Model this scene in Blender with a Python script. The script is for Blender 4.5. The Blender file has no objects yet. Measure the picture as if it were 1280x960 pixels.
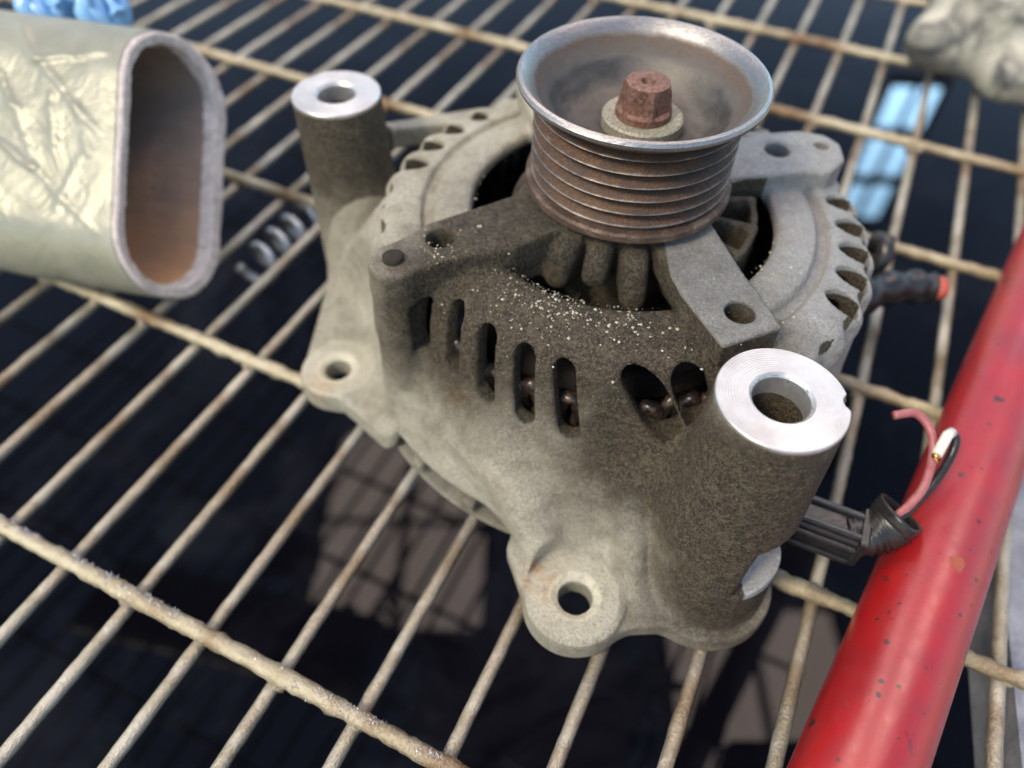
import bpy, bmesh, math, random
import numpy as np
from mathutils import Vector, Matrix

random.seed(7); rng = np.random.default_rng(11)
sc = bpy.context.scene
MM = 0.001
# ---------------------------------------------------------------- camera
PITCH, ROLL, FPX = 0.885200433, 0.0273569809, 908.935788
cd = bpy.data.cameras.new('camera'); cam = bpy.data.objects.new('camera', cd)
sc.collection.objects.link(cam); sc.camera = cam
fw = Vector((0, math.cos(PITCH), -math.sin(PITCH))); up = Vector((0, math.sin(PITCH), math.cos(PITCH))); rt = Vector((1, 0, 0))
R_ = rt*math.cos(ROLL)+up*math.sin(ROLL); U_ = up*math.cos(ROLL)-rt*math.sin(ROLL); Z_ = -fw
m = Matrix((R_, U_, Z_)).transposed().to_4x4(); m.translation = Vector((0, 0, 0.205)); cam.matrix_world = m
cd.sensor_width = 36; cd.lens = 36*FPX/1280; cd.clip_start = 0.01; cd.clip_end = 100
cd.dof.use_dof = True; cd.dof.focus_distance = 0.178; cd.dof.aperture_fstop = 6.2; cd.dof.aperture_blades = 0
# ---------------------------------------------------------------- world and sun
SUN_EL, SUN_AZ = math.radians(48), math.radians(232)     # azimuth clockwise from +Y (ahead of the camera)
w = bpy.data.worlds.new('World'); sc.world = w; w.use_nodes = True
nt = w.node_tree; sky = nt.nodes.new('ShaderNodeTexSky'); sky.sky_type = 'NISHITA'; sky.sun_disc = False
sky.sun_elevation = SUN_EL; sky.sun_rotation = SUN_AZ; sky.air_density = 1.3; sky.dust_density = 1.0; sky.ozone_density = 1.2
bgn = nt.nodes['Background']; bgn.inputs['Strength'].default_value = 0.15
nt.links.new(sky.outputs[0], bgn.inputs['Color'])
sl = bpy.data.lights.new('sun', 'SUN'); sl.energy = 2.0; sl.angle = math.radians(14); sl.color = (1.0, 0.87, 0.66)
so = bpy.data.objects.new('sun', sl); sc.collection.objects.link(so)
sd = Vector((math.sin(SUN_AZ)*math.cos(SUN_EL), math.cos(SUN_AZ)*math.cos(SUN_EL), math.sin(SUN_EL)))
so.rotation_euler = sd.to_track_quat('Z', 'Y').to_euler()
sc.view_settings.view_transform = 'Standard'; sc.view_settings.look = 'None'
sc.view_settings.exposure = 0.68; sc.view_settings.gamma = 1.0

# ---------------------------------------------------------------- helpers
def tag(o, label=None, cat=None, group=None, kind=None):
    for k, v in (('label', label), ('category', cat), ('group', group), ('kind', kind)):
        if v: o[k] = v
    return o
def empty(name, loc, label, cat, group=None):
    o = bpy.data.objects.new(name, None); o.empty_display_size = 0.01
    sc.collection.objects.link(o); o.location = Vector(loc)*MM
    return tag(o, label, cat, group)
def link(name, me, mat, parent=None, smooth=True, loc=None):
    if mat: me.materials.append(mat)
    if smooth: me.polygons.foreach_set('use_smooth', [True]*len(me.polygons))
    o = bpy.data.objects.new(name, me); sc.collection.objects.link(o)
    if parent: o.parent = parent
    if loc is not None: o.location = Vector(loc)*MM
    return o
def mesh(name, verts, faces):
    me = bpy.data.meshes.new(name)
    me.from_pydata([(v[0]*MM, v[1]*MM, v[2]*MM) for v in verts], [], faces); me.update()
    return me
def lathe(name, prof, seg=96, closed=False, rad=None, cx=0, cy=0):
    """prof: list of (r,z); rad(a,r,z)->r lets the ring be non-round"""
    V = []; F = []; n = len(prof)
    for i in range(seg):
        a = 2*math.pi*i/seg
        for (r, z) in prof:
            rr = rad(a, r, z) if rad else r
            V.append((cx+rr*math.cos(a), cy+rr*math.sin(a), z))
    for i in range(seg):
        j = (i+1) % seg
        for k in range(n if closed else n-1):
            l = (k+1) % n
            F.append((i*n+k, j*n+k, j*n+l, i*n+l))
    if not closed:
        if prof[0][0] > 1e-6: pass
    return mesh(name, V, F)
def sharp(o, ang=35):
    me = o.data
    try: me.set_sharp_from_angle(angle=math.radians(ang))
    except Exception: pass
def tube(pts, r, seg=10, cap=True, rfun=None):
    """verts, faces of a tube along pts (mm)"""
    P = [Vector(p) for p in pts]; V = []; F = []
    t0 = (P[1]-P[0]).normalized(); n = t0.orthogonal().normalized()
    for i, p in enumerate(P):
        t = (P[min(i+1, len(P)-1)]-P[max(i-1, 0)]).normalized()
        n = (n-t*n.dot(t)).normalized(); b = t.cross(n)
        for k in range(seg):
            a = 2*math.pi*k/seg
            rr = rfun(i, a) if rfun else (r[i] if isinstance(r, (list, tuple)) else r)
            V.append(p+(n*math.cos(a)+b*math.sin(a))*rr)
    for i in range(len(P)-1):
        for k in range(seg):
            l = (k+1) % seg
            F.append((i*seg+k, i*seg+l, (i+1)*seg+l, (i+1)*seg+k))
    if cap:
        F.append(tuple(range(seg))[::-1]); F.append(tuple((len(P)-1)*seg+k for k in range(seg)))
    return V, F
def spline(pts, n=10):
    P = [Vector(p) for p in pts]; Q = [P[0]*2-P[1]]+P+[P[-1]*2-P[-2]]; out = []
    for i in range(1, len(Q)-2):
        for k in range(n):
            t = k/n; a, b, c, d = Q[i-1], Q[i], Q[i+1], Q[i+2]
            out.append(0.5*((2*b)+(c-a)*t+(2*a-5*b+4*c-d)*t*t+(3*b-a-3*c+d)*t**3))
    out.append(P[-1]); return out
class MB:
    def __init__(s): s.V = []; s.F = []
    def add(s, V, F):
        n = len(s.V); s.V += [tuple(v) for v in V]; s.F += [tuple(i+n for i in f) for f in F]; return s
    def box(s, c, d, M=None):
        V = []
        for x in (-1, 1):
            for y in (-1, 1):
                for z in (-1, 1):
                    v = Vector((x*d[0]/2, y*d[1]/2, z*d[2]/2))
                    V.append((M @ v if M else v)+Vector(c))
        return s.add(V, [(0, 1, 3, 2), (4, 6, 7, 5), (0, 4, 5, 1), (2, 3, 7, 6), (0, 2, 6, 4), (1, 5, 7, 3)])
    def mesh(s, name): return mesh(name, s.V, s.F)

# ---- materials
def mat(name): 
    ma = bpy.data.materials.new(name); ma.use_nodes = True
    return ma, ma.node_tree, ma.node_tree.nodes['Principled BSDF']
class G:
    """small node-graph helper"""
    def __init__(s, name, rough=.5, metal=0., spec=None):
        s.m, s.t, s.b = mat(name); s.b.inputs['Roughness'].default_value = rough; s.b.inputs['Metallic'].default_value = metal
        if spec is not None: s.b.inputs['Specular IOR Level'].default_value = spec
        s.co = s.t.nodes.new('ShaderNodeTexCoord').outputs['Object']
    def n(s, ty, **kw):
        x = s.t.nodes.new(ty)
        for k, v in kw.items(): setattr(x, k, v)
        return x
    def noise(s, scale, detail=4, rough=.6, dist=0, stretch=None):
        x = s.n('ShaderNodeTexNoise'); x.inputs['Scale'].default_value = scale; x.inputs['Detail'].default_value = detail
        x.inputs['Roughness'].default_value = rough; x.inputs['Distortion'].default_value = dist
        co = s.co
        if stretch:
            mp = s.n('ShaderNodeMapping'); mp.inputs['Scale'].default_value = stretch; s.t.links.new(co, mp.inputs[0]); co = mp.outputs[0]
        s.t.links.new(co, x.inputs['Vector']); return x.outputs['Fac']
    def voro(s, scale, feature='F1'):
        x = s.n('ShaderNodeTexVoronoi'); x.feature = feature; x.inputs['Scale'].default_value = scale
        s.t.links.new(s.co, x.inputs['Vector']); return x.outputs['Distance']
    def ramp(s, f, stops):
        x = s.n('ShaderNodeValToRGB'); e = x.color_ramp.elements
        while len(e) < len(stops): e.new(.5)
        for k, (p, c) in enumerate(stops):
            e[k].position = p; e[k].color = (c, c, c, 1) if isinstance(c, (int, float)) else (*c, 1)
        s.t.links.new(f, x.inputs[0]); return x.outputs[0]
    def mix(s, f, a, b, mode='MIX'):
        x = s.n('ShaderNodeMix', data_type='RGBA', blend_type=mode)
        for i, v in ((0, f), (6, a), (7, b)):
            if isinstance(v, (int, float)): x.inputs[i].default_value = v if i == 0 else (v, v, v, 1)
            elif isinstance(v, tuple): x.inputs[i].default_value = (*v, 1)
            else: s.t.links.new(v, x.inputs[i])
        return x.outputs[2]
    def math(s, op, a, b=0., c=None):
        x = s.n('ShaderNodeMath', operation=op)
        for i, v in ((0, a), (1, b), (2, c)):
            if v is None: continue
            if isinstance(v, (int, float)): x.inputs[i].default_value = v
            else: s.t.links.new(v, x.inputs[i])
        return x.outputs[0]
    def attr(s, name): 
        x = s.n('ShaderNodeAttribute'); x.attribute_name = name; return x.outputs['Fac']
    def col(s, c):
        if isinstance(c, tuple): s.b.inputs['Base Color'].default_value = (*c, 1)
        else: s.t.links.new(c, s.b.inputs['Base Color'])
        return s
    def rough(s, f): s.t.links.new(f, s.b.inputs['Roughness']); return s
    def metal(s, f): s.t.links.new(f, s.b.inputs['Metallic']); return s
    def bump(s, items):
        prev = None
        for (h, dist, st) in items:
            x = s.n('ShaderNodeBump'); x.inputs['Distance'].default_value = dist; x.inputs['Strength'].default_value = st
            s.t.links.new(h, x.inputs['Height'])
            if prev: s.t.links.new(prev, x.inputs['Normal'])
            prev = x.outputs[0]
        s.t.links.new(prev, s.b.inputs['Normal']); return s

# cast aluminium with greasy road grime (vertex mask: real grime, plus shade painted dark inside the vents)
g = G('cast_aluminium_with_grime_and_shade', .6, .0)
gr = g.attr('grime_shade'); n1 = g.noise(160, 6, .7); n2 = g.noise(1100, 4, .75); n3 = g.noise(45, 5, .65, .6); n4 = g.noise(2700, 2, .6)
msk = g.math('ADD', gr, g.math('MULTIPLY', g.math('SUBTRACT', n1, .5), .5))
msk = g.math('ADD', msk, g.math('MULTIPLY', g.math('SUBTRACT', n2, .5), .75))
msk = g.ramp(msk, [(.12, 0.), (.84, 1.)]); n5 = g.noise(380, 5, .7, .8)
clean = g.mix(g.ramp(n3, [(.35, 0.), (.65, 1.)]), (.40, .365, .275), (.57, .535, .43)); clean = g.mix(g.ramp(n4, [(.28, .55), (.46, 0.)]), clean, (.12, .10, .065)); clean = g.mix(g.ramp(n4, [(.58, 0.), (.72, .6)]), clean, (.66, .63, .52))
clean = g.mix(g.ramp(n1, [(.5, 0.), (.72, .35)]), clean, (.22, .19, .13))
cool_sheen = g.attr('cool_sheen'); clean = g.mix(cool_sheen, clean, g.mix(g.ramp(n4, [(.35, 0.), (.65, 1.)]), (.33, .335, .345), (.52, .52, .51))); clean = g.mix(g.math('MULTIPLY', g.attr('stain'), g.ramp(n1, [(.42, 0.), (.6, 1.)])), clean, (.45, .23, .09)); clean = g.mix(g.attr('bare'), clean, (.74, .69, .52))  # bluish sheen of the sky is mixed into the clean colour
grime_shade = g.mix(g.ramp(n2, [(.40, 0.), (.66, 1.)]), (.010, .008, .005), (.105, .078, .044))
grime_shade = g.mix(g.ramp(n4, [(.61, 0.), (.72, .75)]), grime_shade, (.33, .28, .18)); grime_shade = g.mix(g.ramp(n4, [(.30, .8), (.42, 0.)]), grime_shade, (.006, .005, .004))
grime_shade = g.mix(g.ramp(n5, [(.50, 0.), (.70, .42)]), grime_shade, (.19, .155, .10)); clean = g.mix(g.ramp(n5, [(.52, 0.), (.72, .45)]), clean, (.20, .185, .14)); colr = g.mix(msk, clean, grime_shade)
sp = g.ramp(g.voro(700), [(.0, 1.), (.10, 0.)])
g.col(g.mix(g.math('MULTIPLY', sp, g.math('MULTIPLY', g.attr('grit'), g.ramp(n1, [(.45, 0.), (.6, 1.)]))), colr, (.62, .57, .42)))
g.rough(g.ramp(msk, [(0., .48), (1., .72)])); g.metal(g.ramp(msk, [(0., .35), (.7, .05)]))
g.bump([(n4, .0006, .8), (n2, .0012, .75), (n1, .0022, .5)]); M_cast = g.m

g = G('machined_aluminium', .34, .75)
n = g.noise(900, 3, .6); nn = g.noise(120, 4, .6)
g.col(g.mix(g.ramp(nn, [(.4, 0.), (.7, 1.)]), (.62, .61, .59), (.48, .46, .43))); wv = g.n('ShaderNodeTexWave', wave_type='RINGS', rings_direction='Z'); wv.inputs['Scale'].default_value = 480; wv.inputs['Distortion'].default_value = 1.2; g.t.links.new(g.co, wv.inputs['Vector']); g.rough(g.ramp(n, [(.3, .30), (.7, .48)])); g.bump([(n, .0001, .35), (wv.outputs['Fac'], .00006, .5)]); M_mach = g.m

g = G('rusty_pulley_steel', .42, .85)
n = g.noise(110, 6, .7, .4, (1, 1, 2.5)); n2 = g.noise(1400, 3, .7)
rust = g.mix(g.ramp(n2, [(.35, 0.), (.7, 1.)]), (.050, .028, .018), (.165, .085, .045))
steel = g.mix(g.ramp(n2, [(.3, 0.), (.8, 1.)]), (.25, .24, .23), (.42, .405, .39))
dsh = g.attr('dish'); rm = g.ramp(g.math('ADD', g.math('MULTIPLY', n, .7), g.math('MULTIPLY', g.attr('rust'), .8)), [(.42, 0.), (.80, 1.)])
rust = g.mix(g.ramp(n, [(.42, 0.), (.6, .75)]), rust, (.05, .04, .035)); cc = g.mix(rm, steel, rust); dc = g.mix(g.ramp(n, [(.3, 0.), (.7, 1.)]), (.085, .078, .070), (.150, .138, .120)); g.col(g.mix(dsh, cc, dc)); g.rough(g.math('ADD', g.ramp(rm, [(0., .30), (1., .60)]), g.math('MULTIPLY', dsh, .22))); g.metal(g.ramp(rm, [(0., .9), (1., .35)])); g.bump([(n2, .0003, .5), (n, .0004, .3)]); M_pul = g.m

g = G('rusty_nut_steel', .6, .35)
n = g.noise(900, 4, .7); n1 = g.noise(160, 4)
g.col(g.mix(g.ramp(n, [(.35, 0.), (.7, 1.)]), g.mix(g.ramp(n1, [(.4, 0.), (.65, 1.)]), (.085, .030, .018), (.15, .062, .036)), (.25, .15, .11))); g.bump([(n, .0003, .7)]); M_nut = g.m
g = G('pitted_washer_steel', .6, .3); n = g.noise(1300, 3, .7)
g.col(g.mix(g.ramp(n, [(.4, 0.), (.7, 1.)]), (.20, .185, .13), (.40, .38, .30))); g.bump([(n, .0002, .6)]); M_wash = g.m

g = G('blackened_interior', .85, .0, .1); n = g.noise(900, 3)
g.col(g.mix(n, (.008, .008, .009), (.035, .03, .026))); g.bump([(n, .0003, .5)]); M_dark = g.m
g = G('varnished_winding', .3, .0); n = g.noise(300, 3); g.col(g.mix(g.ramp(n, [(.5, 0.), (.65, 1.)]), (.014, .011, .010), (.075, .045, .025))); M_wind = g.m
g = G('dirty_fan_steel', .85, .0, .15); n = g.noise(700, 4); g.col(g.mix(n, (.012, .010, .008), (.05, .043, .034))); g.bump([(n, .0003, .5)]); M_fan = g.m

def rodmat(name, a, b, c):
    g = G(name, .42, .6)
    n = g.noise(60, 6, .7, .3); n2 = g.noise(1100, 4, .7); n3 = g.noise(16, 4, .6)
    base = g.mix(g.ramp(n, [(.36, 0.), (.62, 1.)]), a, b)
    base = g.mix(g.ramp(g.math('ADD', n3, g.math('MULTIPLY', n2, .25)), [(.60, 0.), (.78, 1.)]), base, c)
    g.col(base); g.bump([(n2, .0007, .8), (n, .001, .4)]); g.rough(g.ramp(n, [(.3, .34), (.7, .56)])); return g.m
M_rod = rodmat('grimy_galvanised_rod', (.32, .28, .19), (.54, .50, .41), (.20, .12, .06))
M_bar = rodmat('crusted_cross_bar', (.38, .32, .20), (.56, .50, .36), (.20, .12, .06))
M_weld = rodmat('rusty_weld', (.34, .27, .18), (.50, .45, .36), (.19, .085, .035))
M_fuzz = G('pale_metal_filings', .45, .4).col((.44, .44, .46)).m

g = G('crinkled_silver_foil', .30, .18)
n = g.noise(22, 5, .55, 1.5); v = g.voro(26, 'DISTANCE_TO_EDGE'); n3 = g.noise(90, 4, .6, .8)
cr = g.ramp(v, [(0., 1.), (.10, 0.)])
g.col(g.mix(g.ramp(n, [(.35, 0.), (.7, 1.)]), (.23, .23, .172), (.30, .295, .235))); g.b.inputs['Specular IOR Level'].default_value = .4; g.bump([(n, .006, .3), (n3, .0012, .3)])
g.rough(g.ramp(n, [(.3, .30), (.7, .46)])); M_foil = g.m
g = G('grey_layered_edge', .65, .1); n = g.noise(300, 4); g.col(g.mix(g.ramp(n, [(.35, 0.), (.65, 1.)]), (.46, .40, .36), (.66, .58, .52))); g.bump([(n, .0008, .6)]); M_edge = g.m
g = G('rust_and_soot_lining', .8, .0); n = g.noise(60, 5, .65)
mp = g.n('ShaderNodeSeparateXYZ'); g.t.links.new(g.co, mp.inputs[0])
low = g.ramp(g.math('ADD', g.math('MULTIPLY', mp.outputs[1], -9.), g.math('MULTIPLY', n, .6)), [(.25, 0.), (.9, 1.)])
g.col(g.mix(low, g.mix(n, (.17, .13, .11), (.34, .26, .21)), (.60, .31, .13))); g.bump([(n, .002, .6)]); M_rustin = g.m
g = G('blue_plastic_film', .2, .0); g.col((.25, .48, .75)); M_blue = g.m

g = G('worn_red_paint', .34, .0)
n = g.noise(240, 5, .7); n2 = g.noise(60, 4, .6, .5); n3 = g.noise(28, 3)
chip = g.ramp(g.math('ADD', g.voro(210), g.math('MULTIPLY', n, .45)), [(.33, 1.), (.37, 0.)])
chip2 = g.ramp(g.math('ADD', g.voro(75), g.math('MULTIPLY', n, .55)), [(.36, 1.), (.39, 0.)]); chip = g.math('MAXIMUM', chip, chip2); chip = g.math('MULTIPLY', chip, g.ramp(n2, [(.43, 0.), (.49, 1.)]))
red = g.mix(g.ramp(n2, [(.35, 0.), (.75, 1.)]), (.33, .004, .006), (.23, .010, .012))
scr = g.ramp(g.noise(40, 6, .75, .3, (6, 6, 1)), [(.60, 0.), (.66, .6)]); red = g.mix(scr, red, (.22, .03, .03))
g.col(g.mix(chip, red, (.055, .020, .015))); g.t.links.new(g.math('MULTIPLY', g.math('SUBTRACT', 1., chip), .4), g.b.inputs['Coat Weight']); g.rough(g.ramp(n, [(.3, .26), (.75, .48)])); g.bump([(chip, .0004, -.6), (n, .0003, .4)]); g.b.inputs['Specular IOR Level'].default_value = .7; g.b.inputs['Coat Roughness'].default_value = .38; M_red = g.m
g = G('rust_spot', .8); n = g.noise(900); g.col(g.mix(n, (.20, .035, .02), (.36, .10, .05))); M_spot = g.m

g = G('black_plastic', .33, .0); n = g.noise(500, 4); g.col(g.mix(n, (.005, .005, .006), (.026, .025, .024))); g.bump([(n, .0004, .4)]); M_blk = g.m
g = G('faded_red_wire_sleeve', .4); n = g.noise(400, 3); g.col(g.mix(n, (.22, .045, .05), (.42, .16, .16))); M_wred = g.m
g = G('white_wire_sleeve', .4); n = g.noise(400, 3); g.col(g.mix(n, (.55, .52, .45), (.70, .68, .62))); M_wwht = g.m
g = G('bare_copper', .3, .9); g.col((.62, .35, .12)); M_cop = g.m
g = G('red_terminal', .5); n = g.noise(700); g.col(g.mix(n, (.30, .03, .02), (.50, .13, .08))); g.bump([(n, .0005, .8)]); M_term = g.m
g = G('spring_steel', .3, .8); g.col((.45, .44, .43)); M_spr = g.m

g = G('black_waste_oil', .0, .0, .095); n = g.noise(5, 3); n2 = g.noise(9, 5, .7, 1.0); g.col(g.mix(g.ramp(n2, [(.5, 0.), (.8, 1.)]), (.0025, .0025, .004), (.012, .012, .016)))
g.rough(g.ramp(n2, [(.6, .0), (.9, .12)])); g.bump([(n, .0004, .05)]); M_oil = g.m
g = G('grey_painted_ledge', .55, .1); n = g.noise(90, 6, .75); n2 = g.noise(600, 3); g.col(g.mix(g.ramp(n, [(.35, 0.), (.7, 1.)]), (.15, .16, .19), (.30, .31, .35))); g.bump([(n2, .0006, .5)]); M_ledge = g.m
g = G('oil_stained_cast_part', .6, .2); n = g.noise(38, 5, .65, .6); n2 = g.noise(300, 3)
g.col(g.mix(g.ramp(n, [(.44, 0.), (.60, 1.)]), (.44, .42, .34), (.06, .06, .06))); g.bump([(n2, .0008, .5), (n, .003, .4)]); M_casting = g.m
def emis(name, c, s):
    ma, t, b = mat(name); b.inputs['Base Color'].default_value = (*c, 1); b.inputs['Emission Color'].default_value = (*c, 1); b.inputs['Emission Strength'].default_value = s; return ma
M_pink = emis('lit_translucent_roof_sheet', (1., .80, .70), 8.0)
M_pink2 = emis('dim_translucent_roof_sheet', (1., .80, .74), 3.0); M_bluew = emis('lit_window_glass', (.40, .70, 1.), 19.)
g = G('dark_window_frame', .6); g.col((.05, .05, .05)); M_frame = g.m

# ---------------------------------------------------------------- signed distance modelling (cast parts)
def surface_nets(S, org, h):
    """S: float grid (x,y,z), negative inside; returns verts (mm) and quads"""
    ins = S < 0; nx, ny, nz = S.shape
    c = np.zeros((nx-1, ny-1, nz-1), np.int8)
    for dx in (0, 1):
        for dy in (0, 1):
            for dz in (0, 1): c += ins[dx:nx-1+dx, dy:ny-1+dy, dz:nz-1+dz]
    act = (c > 0) & (c < 8); idx = np.argwhere(act); N = len(idx)
    vid = np.full(act.shape, -1, np.int64); vid[act] = np.arange(N)
    acc = np.zeros((N, 3)); cnt = np.zeros(N)
    cor = [(a, b, d) for a in (0, 1) for b in (0, 1) for d in (0, 1)]
    for i, p in enumerate(cor):
        for q in cor[i+1:]:
            if sum(abs(a-b) for a, b in zip(p, q)) != 1: continue
            s0 = S[idx[:, 0]+p[0], idx[:, 1]+p[1], idx[:, 2]+p[2]]; s1 = S[idx[:, 0]+q[0], idx[:, 1]+q[1], idx[:, 2]+q[2]]
            mk = (s0 < 0) != (s1 < 0); t = np.where(mk, s0/np.where(mk, s0-s1, 1), 0)
            for ax in range(3): acc[:, ax] += mk*(p[ax]+t*(q[ax]-p[ax]))
            cnt += mk
    V = (idx+acc/cnt[:, None])*h+np.array(org)
    Fs = []
    for ax in range(3):
        sl0 = [slice(1, n-1) for n in S.shape]; sl1 = list(sl0)
        sl0[ax] = slice(0, S.shape[ax]-1); sl1[ax] = slice(1, S.shape[ax])
        a = ins[tuple(sl0)]; b = ins[tuple(sl1)]; e = np.argwhere(a != b); flip = a[tuple(e.T)]
        u, v = [k for k in range(3) if k != ax]
        base = e.copy(); base[:, u] += 1; base[:, v] += 1
        def vv(du, dv):
            k = base.copy(); k[:, u] += du; k[:, v] += dv; return vid[k[:, 0], k[:, 1], k[:, 2]]
        q = np.stack([vv(-1, -1), vv(0, -1), vv(0, 0), vv(-1, 0)], 1)
        if ax == 1: flip = ~flip
        q[~flip] = q[~flip][:, ::-1]; Fs.append(q)
    return V, np.concatenate(Fs)
def np_mesh(name, V, Q):
    me = bpy.data.meshes.new(name); me.vertices.add(len(V)); me.vertices.foreach_set('co', (V*MM).astype(np.float32).ravel())
    me.loops.add(Q.size); me.loops.foreach_set('vertex_index', Q.astype(np.int32).ravel())
    me.polygons.add(len(Q)); me.polygons.foreach_set('loop_start', np.arange(0, Q.size, 4, dtype=np.int32))
    me.update(calc_edges=True); me.validate(); return me
def smin(a, b, k): 
    h = np.clip(.5+.5*(b-a)/k, 0, 1); return b+(a-b)*h-k*h*(1-h)
def smax(a, b, k): return -smin(-a, -b, k)
def ss(a, b, x): 
    t = np.clip((x-a)/(b-a), 0, 1); return t*t*(3-2*t)
class Grid:
    def __init__(s, lo, hi, h):
        s.lo, s.h = lo, h
        ax = [np.arange(lo[i], hi[i]+h, h, dtype=np.float32) for i in range(3)]
        s.X, s.Y, s.Z = np.meshgrid(*ax, indexing='ij', sparse=True); s.shape = tuple(len(a) for a in ax)
    def cone(s, x0, y0, z0, r0, x1, y1, z1, r1, k=1.):
        t = np.clip((s.Z-z0)/(z1-z0), 0, 1); r = np.hypot(s.X-(x0+(x1-x0)*t), s.Y-(y0+(y1-y0)*t))-(r0+(r1-r0)*t)
        return smax(r, np.maximum(z0-s.Z, s.Z-z1), k)
    def caps(s, a, b, r0, r1=None):
        a = np.array(a, float); b = np.array(b, float); r1 = r0 if r1 is None else r1; d = b-a
        t = np.clip(((s.X-a[0])*d[0]+(s.Y-a[1])*d[1]+(s.Z-a[2])*d[2])/(d@d), 0, 1)
        return np.sqrt((s.X-a[0]-t*d[0])**2+(s.Y-a[1]-t*d[1])**2+(s.Z-a[2]-t*d[2])**2)-(r0+(r1-r0)*t)
    def slab(s, a, b, r0, r1, z0, z1, k=1.):       # 2D tapered capsule plate
        a = np.array(a, float); b = np.array(b, float); d = b-a
        t = np.clip(((s.X-a[0])*d[0]+(s.Y-a[1])*d[1])/(d@d), 0, 1)
        q = np.hypot(s.X-a[0]-t*d[0], s.Y-a[1]-t*d[1])-(r0+(r1-r0)*t)
        return smax(q, np.maximum(z0-s.Z, s.Z-z1), k)
    def poly(s, P, z0, z1, rnd=0., k=1., ztop=None):
        X, Y = s.X, s.Y; n = len(P); d = np.full((X+Y).shape, 1e9, np.float32); sg = np.ones_like(d)
        for i in range(n):
            x0, y0 = P[i]; x1, y1 = P[i-1]; ex, ey = x1-x0, y1-y0; wx, wy = X-x0, Y-y0
            t = np.clip((wx*ex+wy*ey)/(ex*ex+ey*ey), 0, 1)
            d = np.minimum(d, (wx-ex*t)**2+(wy-ey*t)**2)
            c1 = Y >= y0; c2 = Y < y1; c3 = ex*wy > ey*wx
            sg = np.where((c1 & c2 & c3) | (~c1 & ~c2 & ~c3), -sg, sg)
        q = sg*np.sqrt(d)-rnd
        zt = z1 if ztop is None else ztop
        return smax(q, np.maximum(z0-s.Z, s.Z-zt), k)

D2R = math.pi/180
AX, AY = 32.3, 183.8                 # alternator axis on the grate
GZ = 2.4                             # top of the cross bars
ARM2 = [(4.5, -20), (11.5, -46), (19, -63.2), (34.4, -56.4), (28, -36), (22.5, -15), (10, -4)]
ARM1 = [(-15, -17), (-33, -29.0), (-50, -34.5), (-60, -40), (-67, -42.5), (-71, -38), (-70, -32), (-62, -25.5), (-57, -20), (-45, -13), (-28, -3), (-15, 4)]
ARM3 = [(20, 0), (36.8, 7.5), (54.7, 10.5), (63.3, 11.0), (69.5, 18), (70, 26), (66.7, 30.5), (59.4, 32.5), (50.2, 31.0), (34, 26), (16, 16)]
ARM4 = [(-y, x) for x, y in ARM3]
BR = (28.2, -82.0); BL = (-93.3, 42.5); BZ = 78.0
SLOTS = ((-148, -146, 46, 64.5, 2.6), (-138.5, -135.5, 44.5, 65.7, 2.9), (-127.8, -124.8, 43, 65.4, 3.), (-117.2, -114.5, 42, 65.2, 3.), (-107.6, -104, 41.5, 64.8, 3.), (-91.5, -81, 45.5, 65.5, 5.4), (-79.5, -73.5, 49.5, 65.5, 5.0))
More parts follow.
